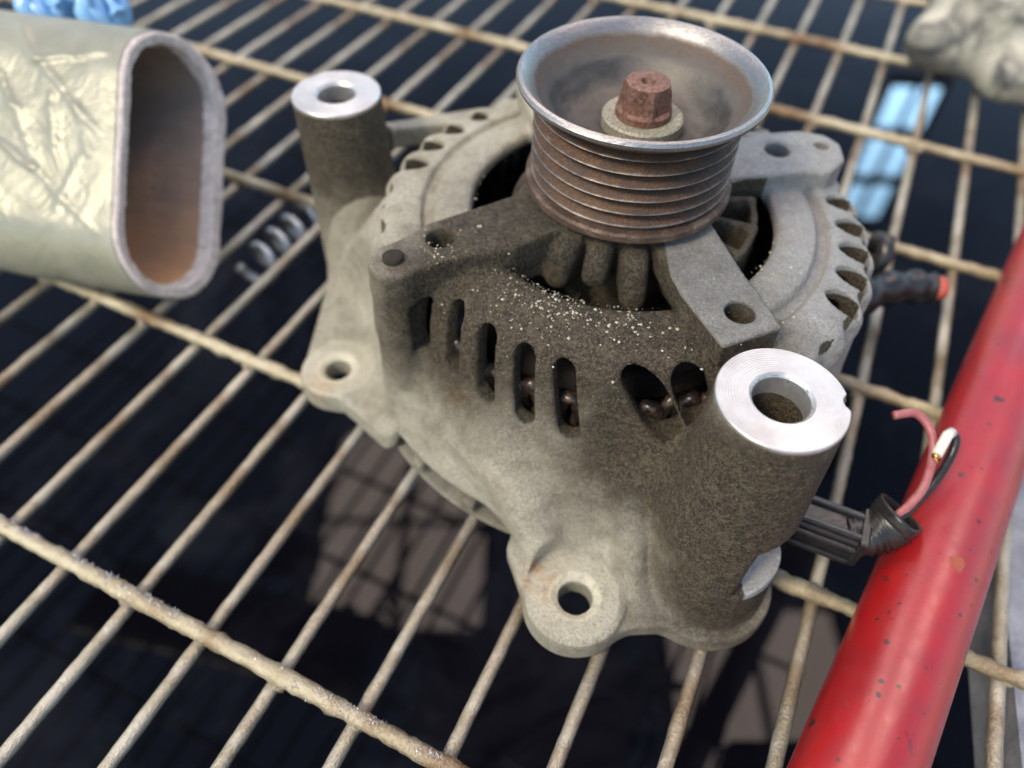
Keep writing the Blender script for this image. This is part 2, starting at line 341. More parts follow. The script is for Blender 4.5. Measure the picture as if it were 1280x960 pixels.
def front_housing():
    g = Grid((-113, -120, 1), (84, 84, 80), 0.68)
    X, Y, Z = g.X, g.Y, g.Z
    r = np.hypot(X, Y); th = np.degrees(np.arctan2(Y, X))
    # weight of the sloping front sector
    wf = ss(-159, -150, th)*(1-ss(-66, -52, th))
    zf = np.array([0, 8, 14, 22, 27, 30, 45, 55, 62, 66, 69, 75]); rf = np.array([87, 86, 84, 80.6, 79.2, 76.0, 70.2, 68.2, 66.0, 63.2, 59.5, 52])
    zs = np.array([0, 8, 20, 40, 58, 62, 66, 69, 75]); rs = np.array([84, 83, 80, 77.5, 76, 75.2, 73, 67, 56])
    zl = Z.ravel(); RF = np.interp(zl, zf, rf).reshape(1, 1, -1).astype(np.float32); RS = np.interp(zl, zs, rs).reshape(1, 1, -1).astype(np.float32)
    scal = 1.1*np.cos((th+33)*360/9.6*D2R)*ss(54, 62, Z)*(1-wf)
    ro = RF*wf+RS*(1-wf)+scal+4.5*ss(141, 151, -th)*(1-ss(156, 164, -th))*ss(25, 45, Z)
    zt = 69.8-.022*np.clip(r-51, 0, 9)**2-.04*np.clip(50-r, 0, 9)**2
    zt = zt-ss(57, 58.5, r)*(1-ss(60.5, 62, r))*(2.0-1.5*wf)
    body = smax((r-ro)*.86, Z-zt, 4.); body = np.maximum(body, 7.-Z)
    # bolt columns and mounting pillars
    for (x, y) in ((-64.5, -36.3), (63, 23), (-23, 63)):
        body = smin(body, g.cone(x*1.02, y*1.02, 8, 8, x, y, 74.5, 6.6), 2.5)
    pil = g.cone(24.5, -91.5, 2.5, 17.8, BR[0], BR[1], BZ, 14.9, .6)
    body = smin(body, g.caps((14, -64, 42), (22, -76, 26), 11, 15), 10.)
    pil2 = g.cone(-90.5, 36.5, 7, 16.2, BL[0], BL[1], BZ, 14.6, .6)
    # web that sweeps from the left pillar into the body
    web = g.poly([(-104, 36), (-96, 26), (-70, -8), (-60, 8), (-62, 36), (-80, 52)], 2, 60, 3, 2., ztop=20+1.25*np.clip(X+100, 0, 22)-.9*np.clip(Y-20, -10, 30)+0*Z)
    body = smin(body, web, 6.)
    back = g.slab((-91, 52), (-46, 66), 2.4, 4, 51, 59, 1.2); body = smin(body, back, 3.)
    # bottom flange with the two bolt ears
    fl = g.slab((-91, 26), (-93.6, -19.2), 14.5, 12.8, 1.5, 8.5, 1.5)
    fl = smin(fl, g.poly([(-100, 22), (-94, -28), (-73, -46), (-56, -38), (-60, 10), (-76, 34)], 1.8, 10.5, 1.5, 1.5), 2.)
    fl = smin(fl, g.poly([(-33, -80), (-26.5, -98), (-10, -112), (2, -107), (14, -106), (40, -97), (38, -60), (-20, -66)], 1.5, 8.5, 1.5, 1.5), 2.)
    fl = smin(fl, g.cone(24.5, -91.5, 1.2, 20.5, 24.5, -91.5, 7.5, 20, 1.2), 1.5)
    body = smin(body, fl, 7.)
    body = smin(body, pil2, 1.+6*ss(14, 30, Z))
    rib = g.caps((-38, -60, 30), (-19, -95, 9), 6, 4); body = smin(body, rib, 10.)
    body = smin(body, g.caps((2, -72, 30), (4, -96, 8), 5.5, 4.), 7.)
    kk = 1.2+10*ss(16, 42, Z); body = smin(body, pil, kk)
    # cavity
    ri = ro-6.0; cav = smax((r-ri)*.86, Z-(zt-5.0), 3.); cav = np.maximum(cav, -40-Z)
    body = smax(body, -cav, .8)
    # central opening
    body = smax(body, -(r-45.8), 2.2)
    # ears after the cavity
    for (x, y, R) in ((-93.6, -19.2, 12.6), (-12.9, -100.4, 14.2)):
        body = smin(body, g.cone(x, y, 2, R+.6, x, y, 10.3, R, 1.0), 1.2); body = smax(body, -g.cone(x, y, 10.3, R+.3, x, y, 40, R+1.5, .1), .4)
    for a in (-134.5, -124, -114):
        off = ((th-a)*D2R)*82; pass
    body = smax(body, -np.maximum(np.maximum(-145-th, th+111)*1.4, np.maximum(Z-13.0, 76-r)), 1.5)
    # arms
    body = smin(body, g.poly(ARM1, 60, 75, .4, .7), .6+.9*ss(46, 56, r))
    body = smin(body, g.poly(ARM2, 66.8, 75, .3, .5), .4)
    body = smin(body, g.poly(ARM3, 66, 75, 1., 1.4), 1.5)
    body = smin(body, g.poly(ARM4, 66, 75, 1., 1.4), 1.5)
    body = smin(body, g.slab((9, -12), (19.5, -42), 4.5, 4, 58, 70, 2.), .8)
    # hub with radial fins
    body = smin(body, g.cone(0, 0, 44, 22, 0, 0, 77.2, 21.5, 2.), 1.)
    for a in (-129, -109, -88, -39, -19, 1, 50, 70, 90, 140, 160, 179):
        c, s_ = math.cos(a*D2R), math.sin(a*D2R)
        if a in (-39, -19, 1):
            f = g.slab((20*c, 20*s_), (39*c, 39*s_), 1.5, 1.3, 50, 71.5, .9)
        else:
            rf_ = {-129: 32., -109: 31., -88: 34.}.get(a, 33.); f = g.slab((18*c, 18*s_), (rf_*c, rf_*s_), 3.8, 3.9, {-129: 58., -109: 62., -88: 58.5}.get(a, 56.), 74.5, 3.4); f = smax(f, (r-rf_-1)*.8+(Z-68)*.4, 4.)
        body = smin(body, f, 1.6)
    # rim that joins the thin fins on the right
    ring = np.maximum(np.abs(r-39)-1.0, np.maximum(50-Z, Z-70.5)); ring = np.maximum(ring, np.where((th > -43) & (th < 5), -1, 3).astype(np.float32)); body = smin(body, ring, .8)
    # vents through the front shoulder
    for (t0, t1, z0, z1, hw) in SLOTS:
        f = (66-Z)/20; tc = t0+(t1-t0)*f; off = ((th-tc)*D2R)*np.clip(r, 50, 90)
        zc = np.clip(Z, z0+hw, z1-hw); d = np.sqrt(off**2+(Z-zc)**2)-hw; d = np.maximum(d, np.maximum(55-r, r-74))
        body = smax(body, -d, 1.3)
    # vents in the flange on the sides
    for a in (-33.5, -24, -14.5, -5, 5, 34, 44, 54, 133, 143, 153, 162.5):
        c, s_ = math.cos(a*D2R), math.sin(a*D2R); u = X*c+Y*s_-69.3; v = -X*s_+Y*c
        d = (np.sqrt((u/5.1)**2+(v/3.5)**2)-1)*3.4; d = np.maximum(d, np.where(u > 1, 57-Z, 30-Z)); body = smax(body, -d, 1.)
    # holes
    def hole(b, x, y, R, z0, z1, k=.5): return smax(b, -np.maximum(np.hypot(X-x, Y-y)-R, np.maximum(z0-Z, Z-z1)), k)
    for (x, y) in ((-53.3, -25.8), (25.2, -51.5), (50, 22)): body = hole(body, x, y, 4.0, 62, 90, .8)
    body = hole(body, 64.6, 24.5, 2.3, 68, 90)
    body = hole(body, BR[0], BR[1], 6.6, -10, 90); body = hole(body, BL[0], BL[1], 6.4, -10, 90)
    body = hole(body, -93.6, -19.2, 4.5, -10, 90); body = hole(body, -12.9, -100.4, 4.9, -10, 90)
    body = smax(body, -g.cone(-93.6, -19.2, 9.2, 5.2, -93.6, -19.2, 11.5, 7.2, .2), .3)
    body = smax(body, -g.cone(-12.9, -100.4, 9.2, 5.6, -12.9, -100.4, 11.5, 7.8, .2), .3)
    # raised ring outlines on the ears (cast step)
    # notch down the right pillar and the scooped flat lower on it
    body = smax(body, -g.cone(44.3, -83.2, 40, 2.2, 44.6, -84.6, 90, 3.0, .2), .6)
    dn = .77*X-.64*Y; body = smax(body, -np.maximum(np.maximum(87.6-dn, Z-(44+.25*(X-38))), np.maximum(23+.5*(dn-87.6)-Z, 25-X)), .5)
    # seam under the left pillar
    V, Q = surface_nets(body.astype(np.float32), g.lo, g.h)
    return V, Q

V, Q = front_housing()
me = np_mesh('front_housing', V, Q)
x, y, z = V.T; rr = np.hypot(x, y); tt = np.degrees(np.arctan2(y, x))
def blob(cx, cy, cz, R, s): return np.clip(1.25-np.sqrt((x-cx)**2+(y-cy)**2+((z-cz)*.9)**2)/R, 0, 1)*s
gri_shade = np.zeros(len(V))
for b in ((-12, -40, 62, 46, 1.25), (-45, -42, 62, 38, 1.15), (12, -62, 60, 40, 1.2), (28, -92, 50, 44, 1.25), (26, -104, 26, 34, 1.05), (8, -80, 40, 26, .95), (20, -30, 74, 26, .62), (0, 0, 62, 46, .95), (-60, -36, 70, 20, .6), (-40, -20, 75, 32, 1.0), (-25, -10, 75, 26, 1.0), (0, -75, 45, 32, 1.0), (-62, -36, 50, 26, .8)):
    gri_shade = np.maximum(gri_shade, blob(*b))

gri_shade = np.maximum(gri_shade, ((np.abs(rr-59.3) < 1.6) & (z > 60) & (z < 69.5))*.62)
gri_shade = np.maximum(gri_shade, .32*((x > 30) & (z > 60)))
gri_shade = np.where((rr > 44) & (x > 30) & (y > -45) & (z > 55), np.minimum(gri_shade, .42), gri_shade)
gri_shade = np.where((rr > 44) & (x < -34) & (y > -12) & (z > 55), np.minimum(gri_shade, .30), gri_shade)
gri_shade = np.maximum(gri_shade, np.clip((z-5)/55, 0, 1)*((np.hypot(x-BL[0], y-BL[1]) < 18))*.95)
gri_shade = np.maximum(gri_shade, .20)
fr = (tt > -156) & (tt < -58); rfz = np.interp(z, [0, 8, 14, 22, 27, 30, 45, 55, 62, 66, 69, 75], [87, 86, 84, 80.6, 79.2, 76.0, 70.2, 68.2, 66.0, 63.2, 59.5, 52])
gri_shade = np.where(fr & (rr < rfz-1.6) & (z < 64.5), 1.25, gri_shade); gri_shade = np.where(~fr & (rr < 73.6) & (z < 65.3), 1.25, gri_shade)  # shade inside vents and cavity painted in with the darkest mask value
gri_shade = np.where((rr < 45) & (z < 73.6), 1.3, gri_shade); gri_shade = np.where((x > 9) & (z > 74) & (tt < -20) & (np.hypot(x-28.2, y+82) > 17), np.clip(gri_shade, .35, .52), gri_shade)
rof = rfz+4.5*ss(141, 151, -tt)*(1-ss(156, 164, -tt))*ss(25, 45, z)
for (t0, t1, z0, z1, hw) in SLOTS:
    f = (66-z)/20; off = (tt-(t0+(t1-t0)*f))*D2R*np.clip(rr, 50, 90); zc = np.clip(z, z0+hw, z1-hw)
    gri_shade = np.where((np.sqrt(off**2+(z-zc)**2) < hw+.5) & (rr > 50) & (rr < rof-1.3), 1.3, gri_shade)  # slot side walls painted dark as shade
cool_sheen = np.clip((x-5)/45, 0, 1)*np.clip((z-35)/25, 0, 1)*.85; cool_sheen = np.maximum(cool_sheen, .8*((x > 9) & (z > 74) & (np.hypot(x-28.2, y+82) > 17))); cool_sheen = np.maximum(cool_sheen, .5*((x > -14) & (x < 26) & (rr > 55) & (rr < 68) & (z > 58) & (y < -40)))  # blue sky sheen painted on right side, arm top and front shoulder
grit = np.clip(1.3-np.sqrt((x+8)**2+(y+54)**2)/42, 0, 1)*(z > 50)
cool_sheen = np.maximum(cool_sheen, ((.77*x-.64*y > 87) & (z > 21) & (z < 44) & (x > 28))*.9); gri_shade = np.where((.77*x-.64*y > 87.3) & (z > 22) & (z < 31) & (x > 30), .15, gri_shade)  # scooped flat painted paler and bluer, as if lit by the sky
h1, h2 = np.hypot(x+93.6, y+19.2), np.hypot(x+12.9, y+100.4)
bare = np.clip((8.3-np.minimum(h1, h2))/1.2, 0, 1)*(z > 8.4)*.85; bare = np.maximum(bare, .35*np.clip((14-np.minimum(h1, h2))/2, 0, 1)*(z > 9.6))
stain = np.maximum(np.clip(1-np.hypot(x+23, y+97)/8, 0, 1), np.clip(1-np.hypot(x+97, y+26)/7, 0, 1))*1.8*(z < 14); stain = np.maximum(stain, np.clip(1-np.sqrt((x+48)**2+(y+52)**2+(z-42)**2)/8, 0, 1)*1.6)
gri_shade = np.where(bare > .3, 0, gri_shade); bare = np.maximum(bare, .5*np.clip(1-np.abs(rr-59.8)/2.6, 0, 1)*((tt > -130) & (tt < -84) & (z > 60))*np.clip(np.sin(tt*.9)*.4+.75, 0, 1))
for nm, a in (('grime_shade', gri_shade), ('cool_sheen', cool_sheen), ('grit', grit), ('bare', bare), ('stain', np.clip(stain, 0, 1))):
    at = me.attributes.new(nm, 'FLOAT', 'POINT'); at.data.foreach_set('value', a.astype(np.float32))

alt = empty('alternator', (AX, AY, 0), 'grimy cast aluminium alternator with a ribbed belt pulley standing on the wire grate', 'alternator')
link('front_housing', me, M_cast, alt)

# rear housing: ring with windows below the front casting
def rear_housing():
    g = Grid((-90, -90, GZ-.8), (90, 90, 10), 0.9); X, Y, Z = g.X, g.Y, g.Z; r = np.hypot(X, Y); th = np.degrees(np.arctan2(Y, X))
    d = smax(np.maximum(r-84.5, 76-r), np.maximum(GZ-Z, Z-9.5), .8)
    for a in range(-180, 180, 15):
        off = ((th-a-5+180) % 360-180)*D2R*80
        d = smax(d, -np.maximum(np.abs(off)-8.2, np.maximum(4.4-Z, Z-20)), .5)
    d = smin(d, g.cone(0, 0, 3.2, 40, 0, 0, 6, 40), .5)
    return surface_nets(d.astype(np.float32), g.lo, g.h)
V2, Q2 = rear_housing(); me = np_mesh('rear_housing', V2, Q2)
for nm, a in (('grime_shade', .5), ('cool_sheen', 0.), ('grit', 0.)):
    at = me.attributes.new(nm, 'FLOAT', 'POINT'); at.data.foreach_set('value', np.full(len(V2), a, np.float32))
link('rear_housing', me, M_cast, alt)
# inside: stator, winding heads, fan
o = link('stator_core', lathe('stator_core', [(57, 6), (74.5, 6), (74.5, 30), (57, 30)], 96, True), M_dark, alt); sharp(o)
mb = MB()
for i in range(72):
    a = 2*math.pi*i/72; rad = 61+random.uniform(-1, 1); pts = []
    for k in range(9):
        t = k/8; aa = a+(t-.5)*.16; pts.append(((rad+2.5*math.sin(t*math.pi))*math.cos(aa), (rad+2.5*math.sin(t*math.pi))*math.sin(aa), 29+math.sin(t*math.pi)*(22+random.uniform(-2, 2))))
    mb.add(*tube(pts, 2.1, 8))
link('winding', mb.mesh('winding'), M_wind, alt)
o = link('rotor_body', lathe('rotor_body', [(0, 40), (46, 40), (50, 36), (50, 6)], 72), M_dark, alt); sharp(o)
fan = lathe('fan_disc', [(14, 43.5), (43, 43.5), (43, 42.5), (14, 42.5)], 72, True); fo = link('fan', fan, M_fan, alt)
for i in range(11):
    a = (i*33+9)*D2R; pts = []; mbb = MB(); n = 8; V_ = []; F_ = []
    for k in range(n+1):
        t = k/n; rr_ = 26+18*t; aa = a+.35*t*t
        for zz, dr in ((43.6, 0), (53, 0), (53, 1.1), (43.6, 1.1)):
            V_.append((rr_*math.cos(aa)-dr*math.sin(aa), rr_*math.sin(aa)+dr*math.cos(aa), zz))
    for k in range(n):
        for q in range(4): F_.append((k*4+q, k*4+(q+1) % 4, k*4+4+(q+1) % 4, k*4+4+q))
    F_ += [(3, 2, 1, 0), (n*4, n*4+1, n*4+2, n*4+3)]
    o = link('fan_blade', mesh('fan_blade', V_, F_), M_fan, fo, False)

# machined mounting faces
def face_ring(cx, cy, R, r, z, notch=None):
    N = 160; V = []; F = []
    prof = []
    for i in range(N):
        a = 2*math.pi*i/N; Ro = R; c, s_ = math.cos(a), math.sin(a)
        if notch:
            nx, ny, nr = notch; b = c*nx+s_*ny; q = b*b-(nx*nx+ny*ny-nr*nr)
            if q > 0 and b > 0: Ro = min(Ro, b-math.sqrt(q))
        ring = [(Ro, z-1.2), (Ro, z+.25), (Ro-.25, z+.5), (r+.9, z+.5), (r+.1, z-.4), (r, z-6)]
        for (q_, zz) in ring: V.append((cx+q_*c, cy+q_*s_, zz))
    for i in range(N):
        j = (i+1) % N
        for k in range(5): F.append((i*6+k, j*6+k, j*6+k+1, i*6+k+1))
    return mesh('mounting_face', V, F)
o = link('mounting_face', face_ring(0, 0, 14.9, 6.5, BZ, (16.2, -1.0, 2.7)), M_mach, alt, loc=(BR[0], BR[1], 0)); sharp(o, 25); tag(o, 'bright machined ring face with a round bite in its rim')
o = link('mounting_face', face_ring(0, 0, 14.6, 6.2, BZ), M_mach, alt, loc=(BL[0], BL[1], 0)); sharp(o, 25)
# through bolt head at the corner of the left arm, plus the seam pieces
o = link('bolt', lathe('bolt', [(0, 76.9), (2.2, 76.8), (2.9, 76.2), (3.0, 74.5)], 32, cx=-64.9, cy=-35.6), M_fan, alt)

# pulley
prof = [(8, 95.2), (17.5, 95.2), (19.5, 96.2), (21.5, 98.2), (24, 101.6), (27, 105.2), (29.6, 108.0), (31.2, 109.6), (32.1, 110.2), (33.0, 110.0), (33.5, 109.2), (33.3, 108.2), (32.3, 107.4), (31.0, 106.9), (29.4, 105.9), (28.6, 105.0)]
zc = 102.4
prof += [(28.0, 104.2), (26.2, 103.2)]
zz = 101.9
for k in range(6):
    top = 102.2-4.0*k
    prof += [(28.2, top+.35), (28.55, top), (28.2, top-.35)]
    if k < 5: prof += [(25.2, top-1.85), (25.2, top-2.15)]
prof += [(26.8, 80.9+.4), (27.2, 80.6), (29.2, 80.3), (29.9, 79.7), (30.0, 78.0), (29.2, 77.4), (20, 77.2), (8, 77.2)]
pme = lathe('pulley', prof, 160)
rv = np.array([v.co[:] for v in pme.vertices])*1000; R2 = np.hypot(rv[:, 0], rv[:, 1])
ra = np.where(rv[:, 2] < 105.5, np.where(R2 < 27.9, 1.0, np.where(R2 > 28.4, .30, .6)), 0.05); ra = np.where((R2 > 30) & (rv[:, 2] < 109), .4, ra); ra = np.where(rv[:, 2] < 81, .55, ra); ra = np.where((R2 < 26) & (rv[:, 2] > 95) & (rv[:, 2] < 104) & (np.arange(len(rv)) % len(prof) < 6), .15, ra)
at = pme.attributes.new('rust', 'FLOAT', 'POINT'); at.data.foreach_set('value', ra.astype(np.float32))
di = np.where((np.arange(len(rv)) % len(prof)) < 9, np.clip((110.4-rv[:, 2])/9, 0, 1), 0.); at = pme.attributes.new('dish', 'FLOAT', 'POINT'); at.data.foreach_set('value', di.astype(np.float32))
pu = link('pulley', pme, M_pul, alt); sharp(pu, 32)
o = link('washer', lathe('washer', [(0, 98.6), (10.6, 98.6), (11.2, 98.1), (11.2, 95.3)], 64), M_wash, alt, loc=(1.5, 0, 0)); sharp(o)
def hexr(a, r, z):
    if r < 3: return r
    aa = (a+.35) % (math.pi/3)-math.pi/6; h = .905/math.cos(aa)
    f = min(1, max(0, (107.6-z)/.8)) if z > 100.6 else 0
    return r*.93*((1-f)+f*h)
o = link('shaft_nut', lathe('shaft_nut', [(0, 105.2), (1.0, 105.6), (2.0, 108.0), (5.2, 108.2), (6.3, 107.8), (6.8, 106.4), (7.4, 102.4), (7.7, 101.1), (8.2, 100.4), (8.3, 98.6)], 72, rad=hexr), M_nut, alt, loc=(1.5, 0, 0)); sharp(o, 28)

# connectors and wires
def mk(pts): return [(p[0]-AX, p[1]-AY, p[2]) for p in pts]
cb = MB(); pA, pB = Vector((79.8-AX, 103.5-AY, 24)), Vector((96-AX, 96.5-AY, 24)); ax_ = (pB-pA).normalized(); sd_ = ax_.cross(Vector((0, 0, 1)))
Mx = Matrix((ax_, -sd_, Vector((0, 0, 1)))).transposed()
cb.box((pA+pB)/2-ax_*4, (30, 11, 10), Mx)
for k in (-3.4, 3.4): cb.box((pA+pB)/2+Vector((0, 0, 5.4))-sd_*k-ax_*3, (25, 2.0, 2.0), Mx)
for k in (-3.5, 2.5): cb.box((pA+pB)/2+sd_*6.0+Vector((0, 0, k))-ax_*3, (24, 1.8, 2.0), Mx)
cb.box(pB+Vector((0, 0, 1))+ax_*1.0, (2.5, 12.5, 11.5), Mx)
o = link('connector', cb.mesh('connector'), M_blk, alt, False); bv = o.modifiers.new('b', 'BEVEL'); bv.width = .0006; bv.segments = 2
P = spline(mk([(94, 97, 24), (99.5, 97, 25), (104, 98.6, 27.5), (107, 100.2, 31.5)]), 8)
mb = MB(); n = len(P)
mb.add(*tube(P, 6, 20, False, lambda i, a: 5.4+.06*i+.6*math.cos(i*math.pi*.9)*(1 if i < n-5 else 0)+.35*math.sin(3*a+i*.4)))
o2 = link('sleeve', mb.mesh('sleeve'), M_blk, o); o2.modifiers.new('s', 'SOLIDIFY').thickness = .0008
wr = link('wire', mesh('wire', *tube(spline(mk([(103, 98.6, 27), (106.6, 100.5, 30), (110.0, 103.0, 31.5), (115.0, 108.2, 33), (118.8, 116.3, 36), (118.3, 122.2, 40), (114.8, 126.5, 42), (108.2, 125.7, 42)]), 10), 1.25, 12)), M_wred, alt); tag(wr, 'faded pink wire hooking back towards the pillar')
ww = link('wire', mesh('wire', *tube(spline(mk([(103, 98.2, 27), (107.6, 100.2, 30), (113.0, 104.6, 31), (119.4, 110.6, 33), (123.6, 116.0, 36), (124.8, 119.6, 39.5), (122.9, 120.9, 41.2)]), 10), 1.2, 12)), M_blk, alt); tag(ww, 'dark wire bent over at its end')
w2 = link('wire_end', mesh('wire_end', *tube(mk([(123.4, 120.9, 41.4), (121.5, 119.6, 41.4), (117.2, 113.9, 40)]), [1.4, 1.5, 1.45], 12)), M_wwht, ww)
for q in range(5):
    w4 = link('copper_strand', mesh('copper_strand', *tube(mk([(117.4, 114.1, 40), (116.8+random.uniform(-.4, .4), 113.2, 39.8), (116.2+random.uniform(-.9, .9), 112.0+random.uniform(-.5, .5), 39.5+random.uniform(-.8, .8))]), .16, 5)), M_cop, ww)
w3 = link('copper_strand', mesh('copper_strand', *tube(mk([(117.4, 114.2, 40), (116.6, 113.2, 39.7)]), .95, 8)), M_cop, ww)
# second terminal at the far right
P = spline(mk([(112, 188, 22), (124.1, 193.5, 22), (135.7, 200.3, 21), (148, 203.6, 20), (156, 203.4, 20)]), 8)
tb = link('terminal_stud', mesh('terminal_stud', *tube(P, 6, 20, True, lambda i, a: 7.0-.05*i+.7*math.sin(i*.8)+.4*math.sin(2*a))), M_blk, alt)
link('terminal_nut', mesh('terminal_nut', *tube(mk([(155.4, 203.4, 20), (158.6, 202.9, 20), (160.2, 202.7, 20)]), [4.3, 4.6, 3.6], 9, True, lambda i, a: 4.4+.5*math.sin(a*3+i))), M_term, tb)
lg = MB(); lg.add(*tube(mk([(136.5, 221, 22), (137.5, 219.5, 29), (138.2, 216, 31), (138, 212.5, 28), (136, 211, 22), (134, 212, 16)]), 3.4, 12))
lg.add(*tube(mk([(116, 216, 10), (128, 217, 12), (137, 217, 14), (137, 217, 24)]), 5, 12))
link('terminal_lug', lg.mesh('terminal_lug'), M_blk, alt)

# crumbs of grit lying on the casting
mb = MB(); cand = np.where((z > 60) & (rr > 45.5) & (rr < 66) & (y < 25) & (x < 62))[0]
cent = [(-56, -33, 5, 80), (-34, -38, 6, 130), (-20, -45, 6, 230), (-4, -50, 5, 110), (-28, -48, 10, 90), (-46, -26, 9, 40), (42, -30, 9, 80), (-45, 8, 10, 70), (10, -58, 9, 40), (-62, -30, 6, 22), (34, -40, 10, 26)]
CV = V[cand]
for (cx_, cy_, sg_, cnt_) in cent:
    for _ in range(int(cnt_*1.7)):
        px_, py_ = random.gauss(cx_, sg_), random.gauss(cy_, sg_)
        d_ = (CV[:, 0]-px_)**2+(CV[:, 1]-py_)**2; k = d_.argmin()
        if d_[k] > 1.6: continue
        near = CV[d_ < 2.0]; zt_ = near[:, 2].max()
        s_ = random.choice((.06, .07, .08, .10, .10, .13, .17, .22, .42))*random.uniform(.7, 1.3)
        vs = [Vector(v).normalized()*s_*random.uniform(.7, 1.3) for v in ((1, 0, 0), (-1, 0, 0), (0, 1, 0), (0, -1, 0), (0, 0, .8), (0, 0, -.8), (.7, .7, .2), (-.7, .5, .3))]
        c_ = Vector((px_, py_, zt_+s_*.3)); mb.add([v+c_ for v in vs[:6]], [(0, 2, 4), (2, 1, 4), (1, 3, 4), (3, 0, 4), (2, 0, 5), (1, 2, 5), (3, 1, 5), (0, 3, 5)])
g = G('pale_grit', .6); n = g.noise(300, 2); g.col(g.mix(g.ramp(n, [(.4, 0.), (.6, 1.)]), (.48, .45, .36), (.28, .22, .13))); M_grit = g.m
o = mb.mesh('grit_crumbs'); o = link('grit_crumbs', o, M_grit, None, False, (AX, AY, 0)); tag(o, 'pale gritty crumbs sprinkled over the dark front of the alternator', 'grit', kind='stuff')

# ---------------------------------------------------------------- wire grate
YAW = 0.424627441; cy_, sy_ = math.cos(YAW), math.sin(YAW); H = 205.
def uv(u, v, z=0, s=1.): return Vector(((u*cy_+v*sy_)*s, (-u*sy_+v*cy_)*s, z))
grate = empty('wire_grate', (0, 0, 0), 'welded steel wire grate with crusted cross bars under the alternator', 'grate')
def rod_mesh(name, L0, L1, r, amp, seed, step=2.2):
    rg = np.random.default_rng(seed); n = int((L1-L0)/step); ph = rg.uniform(0, 6.28, 12); fr = rg.uniform(.03, .9, 12)
    bend = [(sum(math.sin(fr[q]*.03*(i*step)+ph[q]) for q in range(3))*.16, sum(math.sin(fr[q+3]*.03*(i*step)+ph[q+3]) for q in range(3))*.1) for i in range(n+1)]
    nz = rg.normal(0, 1, (n+1, 10)); nz = (nz+np.roll(nz, 1, 0)+np.roll(nz, 1, 1))/1.7
    lumps = np.zeros(n+1)
    for _ in range(int(n/14)):
        c = rg.integers(0, n); s = rg.uniform(.6, 2.0); lumps += rg.uniform(0, 1)*np.exp(-((np.arange(n+1)-c)/s)**2)
    pts = [(bend[i][0], L0+i*step, bend[i][1]) for i in range(n+1)]
    Vv, Ff = tube(pts, r, 10, True, lambda i, a: r+amp*(nz[i, int(round(a/(2*math.pi)*10)) % 10]*.45+lumps[i]*.9))
    return mesh(name, Vv, Ff)
A0, A1, B0, B1 = -1.39025591, 0.124216088, -0.275942786, 0.430689651
zA = -4.9; sA = (H-zA)/H
rods = [rod_mesh('rod', -190, 900, 2.05, .17, 20+k) for k in range(4)]
for me in rods: me.materials.append(M_rod); me.polygons.foreach_set('use_smooth', [True]*len(me.polygons))
for k in range(-15, 16):
    o = bpy.data.objects.new('rod', rods[k % 4]); sc.collection.objects.link(o); o.parent = grate
    o.location = uv(H*(A0+A1*k)*sA, random.uniform(-30, 0), zA)*MM; o.rotation_euler = (0, 0, -YAW)
bars = [rod_mesh('cross_bar', -800, 150, 2.45, .5, 50+k, 1.8) for k in range(3)]
for me in bars: me.materials.append(M_bar); me.polygons.foreach_set('use_smooth', [True]*len(me.polygons))
for k in range(-1, 11):
    o = bpy.data.objects.new('cross_bar', bars[k % 3]); sc.collection.objects.link(o); o.parent = grate
    o.location = uv(0, H*(B0+B1*k)*206.2/205, -1.2)*MM; o.rotation_euler = (0, 0, -YAW-math.pi/2)
    o.rotation_euler = (0, 0, -YAW-math.pi/2)
# weld beads where rods and bars cross, one mesh
mb = MB()
for i in range(-14, 16):
    for j in range(0, 9):
        c = uv(H*(A0+A1*i)*sA, H*(B0+B1*j)*206.2/205, -3.2)
        for q in range(3):
            d = uv(random.uniform(-2.4, 2.4), random.uniform(-2.6, 2.6), random.uniform(-1., 1.2)); rr_ = random.uniform(1.2, 2.5)
            vs = []; fs = []
            for a in range(6):
                for b in range(1, 4):
                    t1, t2 = a*math.pi/3, b*math.pi/4; vs.append(c+d+Vector((math.cos(t1)*math.sin(t2), math.sin(t1)*math.sin(t2), math.cos(t2)))*rr_*random.uniform(.85, 1.15))
            vs += [c+d+Vector((0, 0, rr_)), c+d-Vector((0, 0, rr_))]
            for a in range(6):
                b = (a+1) % 6; fs += [(a*3, a*3+1, b*3+1, b*3), (a*3+1, a*3+2, b*3+2, b*3+1), (18, a*3, b*3), (19, b*3+2, a*3+2)]
            mb.add(vs, fs)
o = link('weld_bead', mb.mesh('weld_bead'), M_weld, grate); o['kind'] = 'stuff'
# loose filings caught along the bars
mb = MB()
for j, cnt, lo, hi in ((1, 5500, -330, 60), (2, 1200, -300, 60), (3, 300, -300, 60)):
    for _ in range(cnt):
        u = random.uniform(lo, hi); dens = .5+.5*math.sin(u*.09+j)+.35*math.sin(u*.31)
        if random.random() > dens+.15: continue
        a = random.gauss(.8, .5); rad = 2.35; off = math.cos(a)*rad; zz_ = math.sin(a)*rad-1.2
        c = uv(u, H*(B0+B1*j)+off, zz_); d = Vector((random.gauss(0, 1), random.gauss(0, 1), random.gauss(.2, 1))).normalized()
        L = random.uniform(.3, 1.2); s_ = d.orthogonal().normalized()*random.uniform(.10, .34)
        mb.add([c-s_, c+s_, c+d*L, c+s_.cross(d)*1.], [(0, 1, 2), (1, 3, 2), (3, 0, 2)])
o = link('metal_filings', mb.mesh('metal_filings'), M_fuzz, None, False); tag(o, 'fuzzy pale metal filings caught along the nearest cross bars', 'filings', kind='stuff')

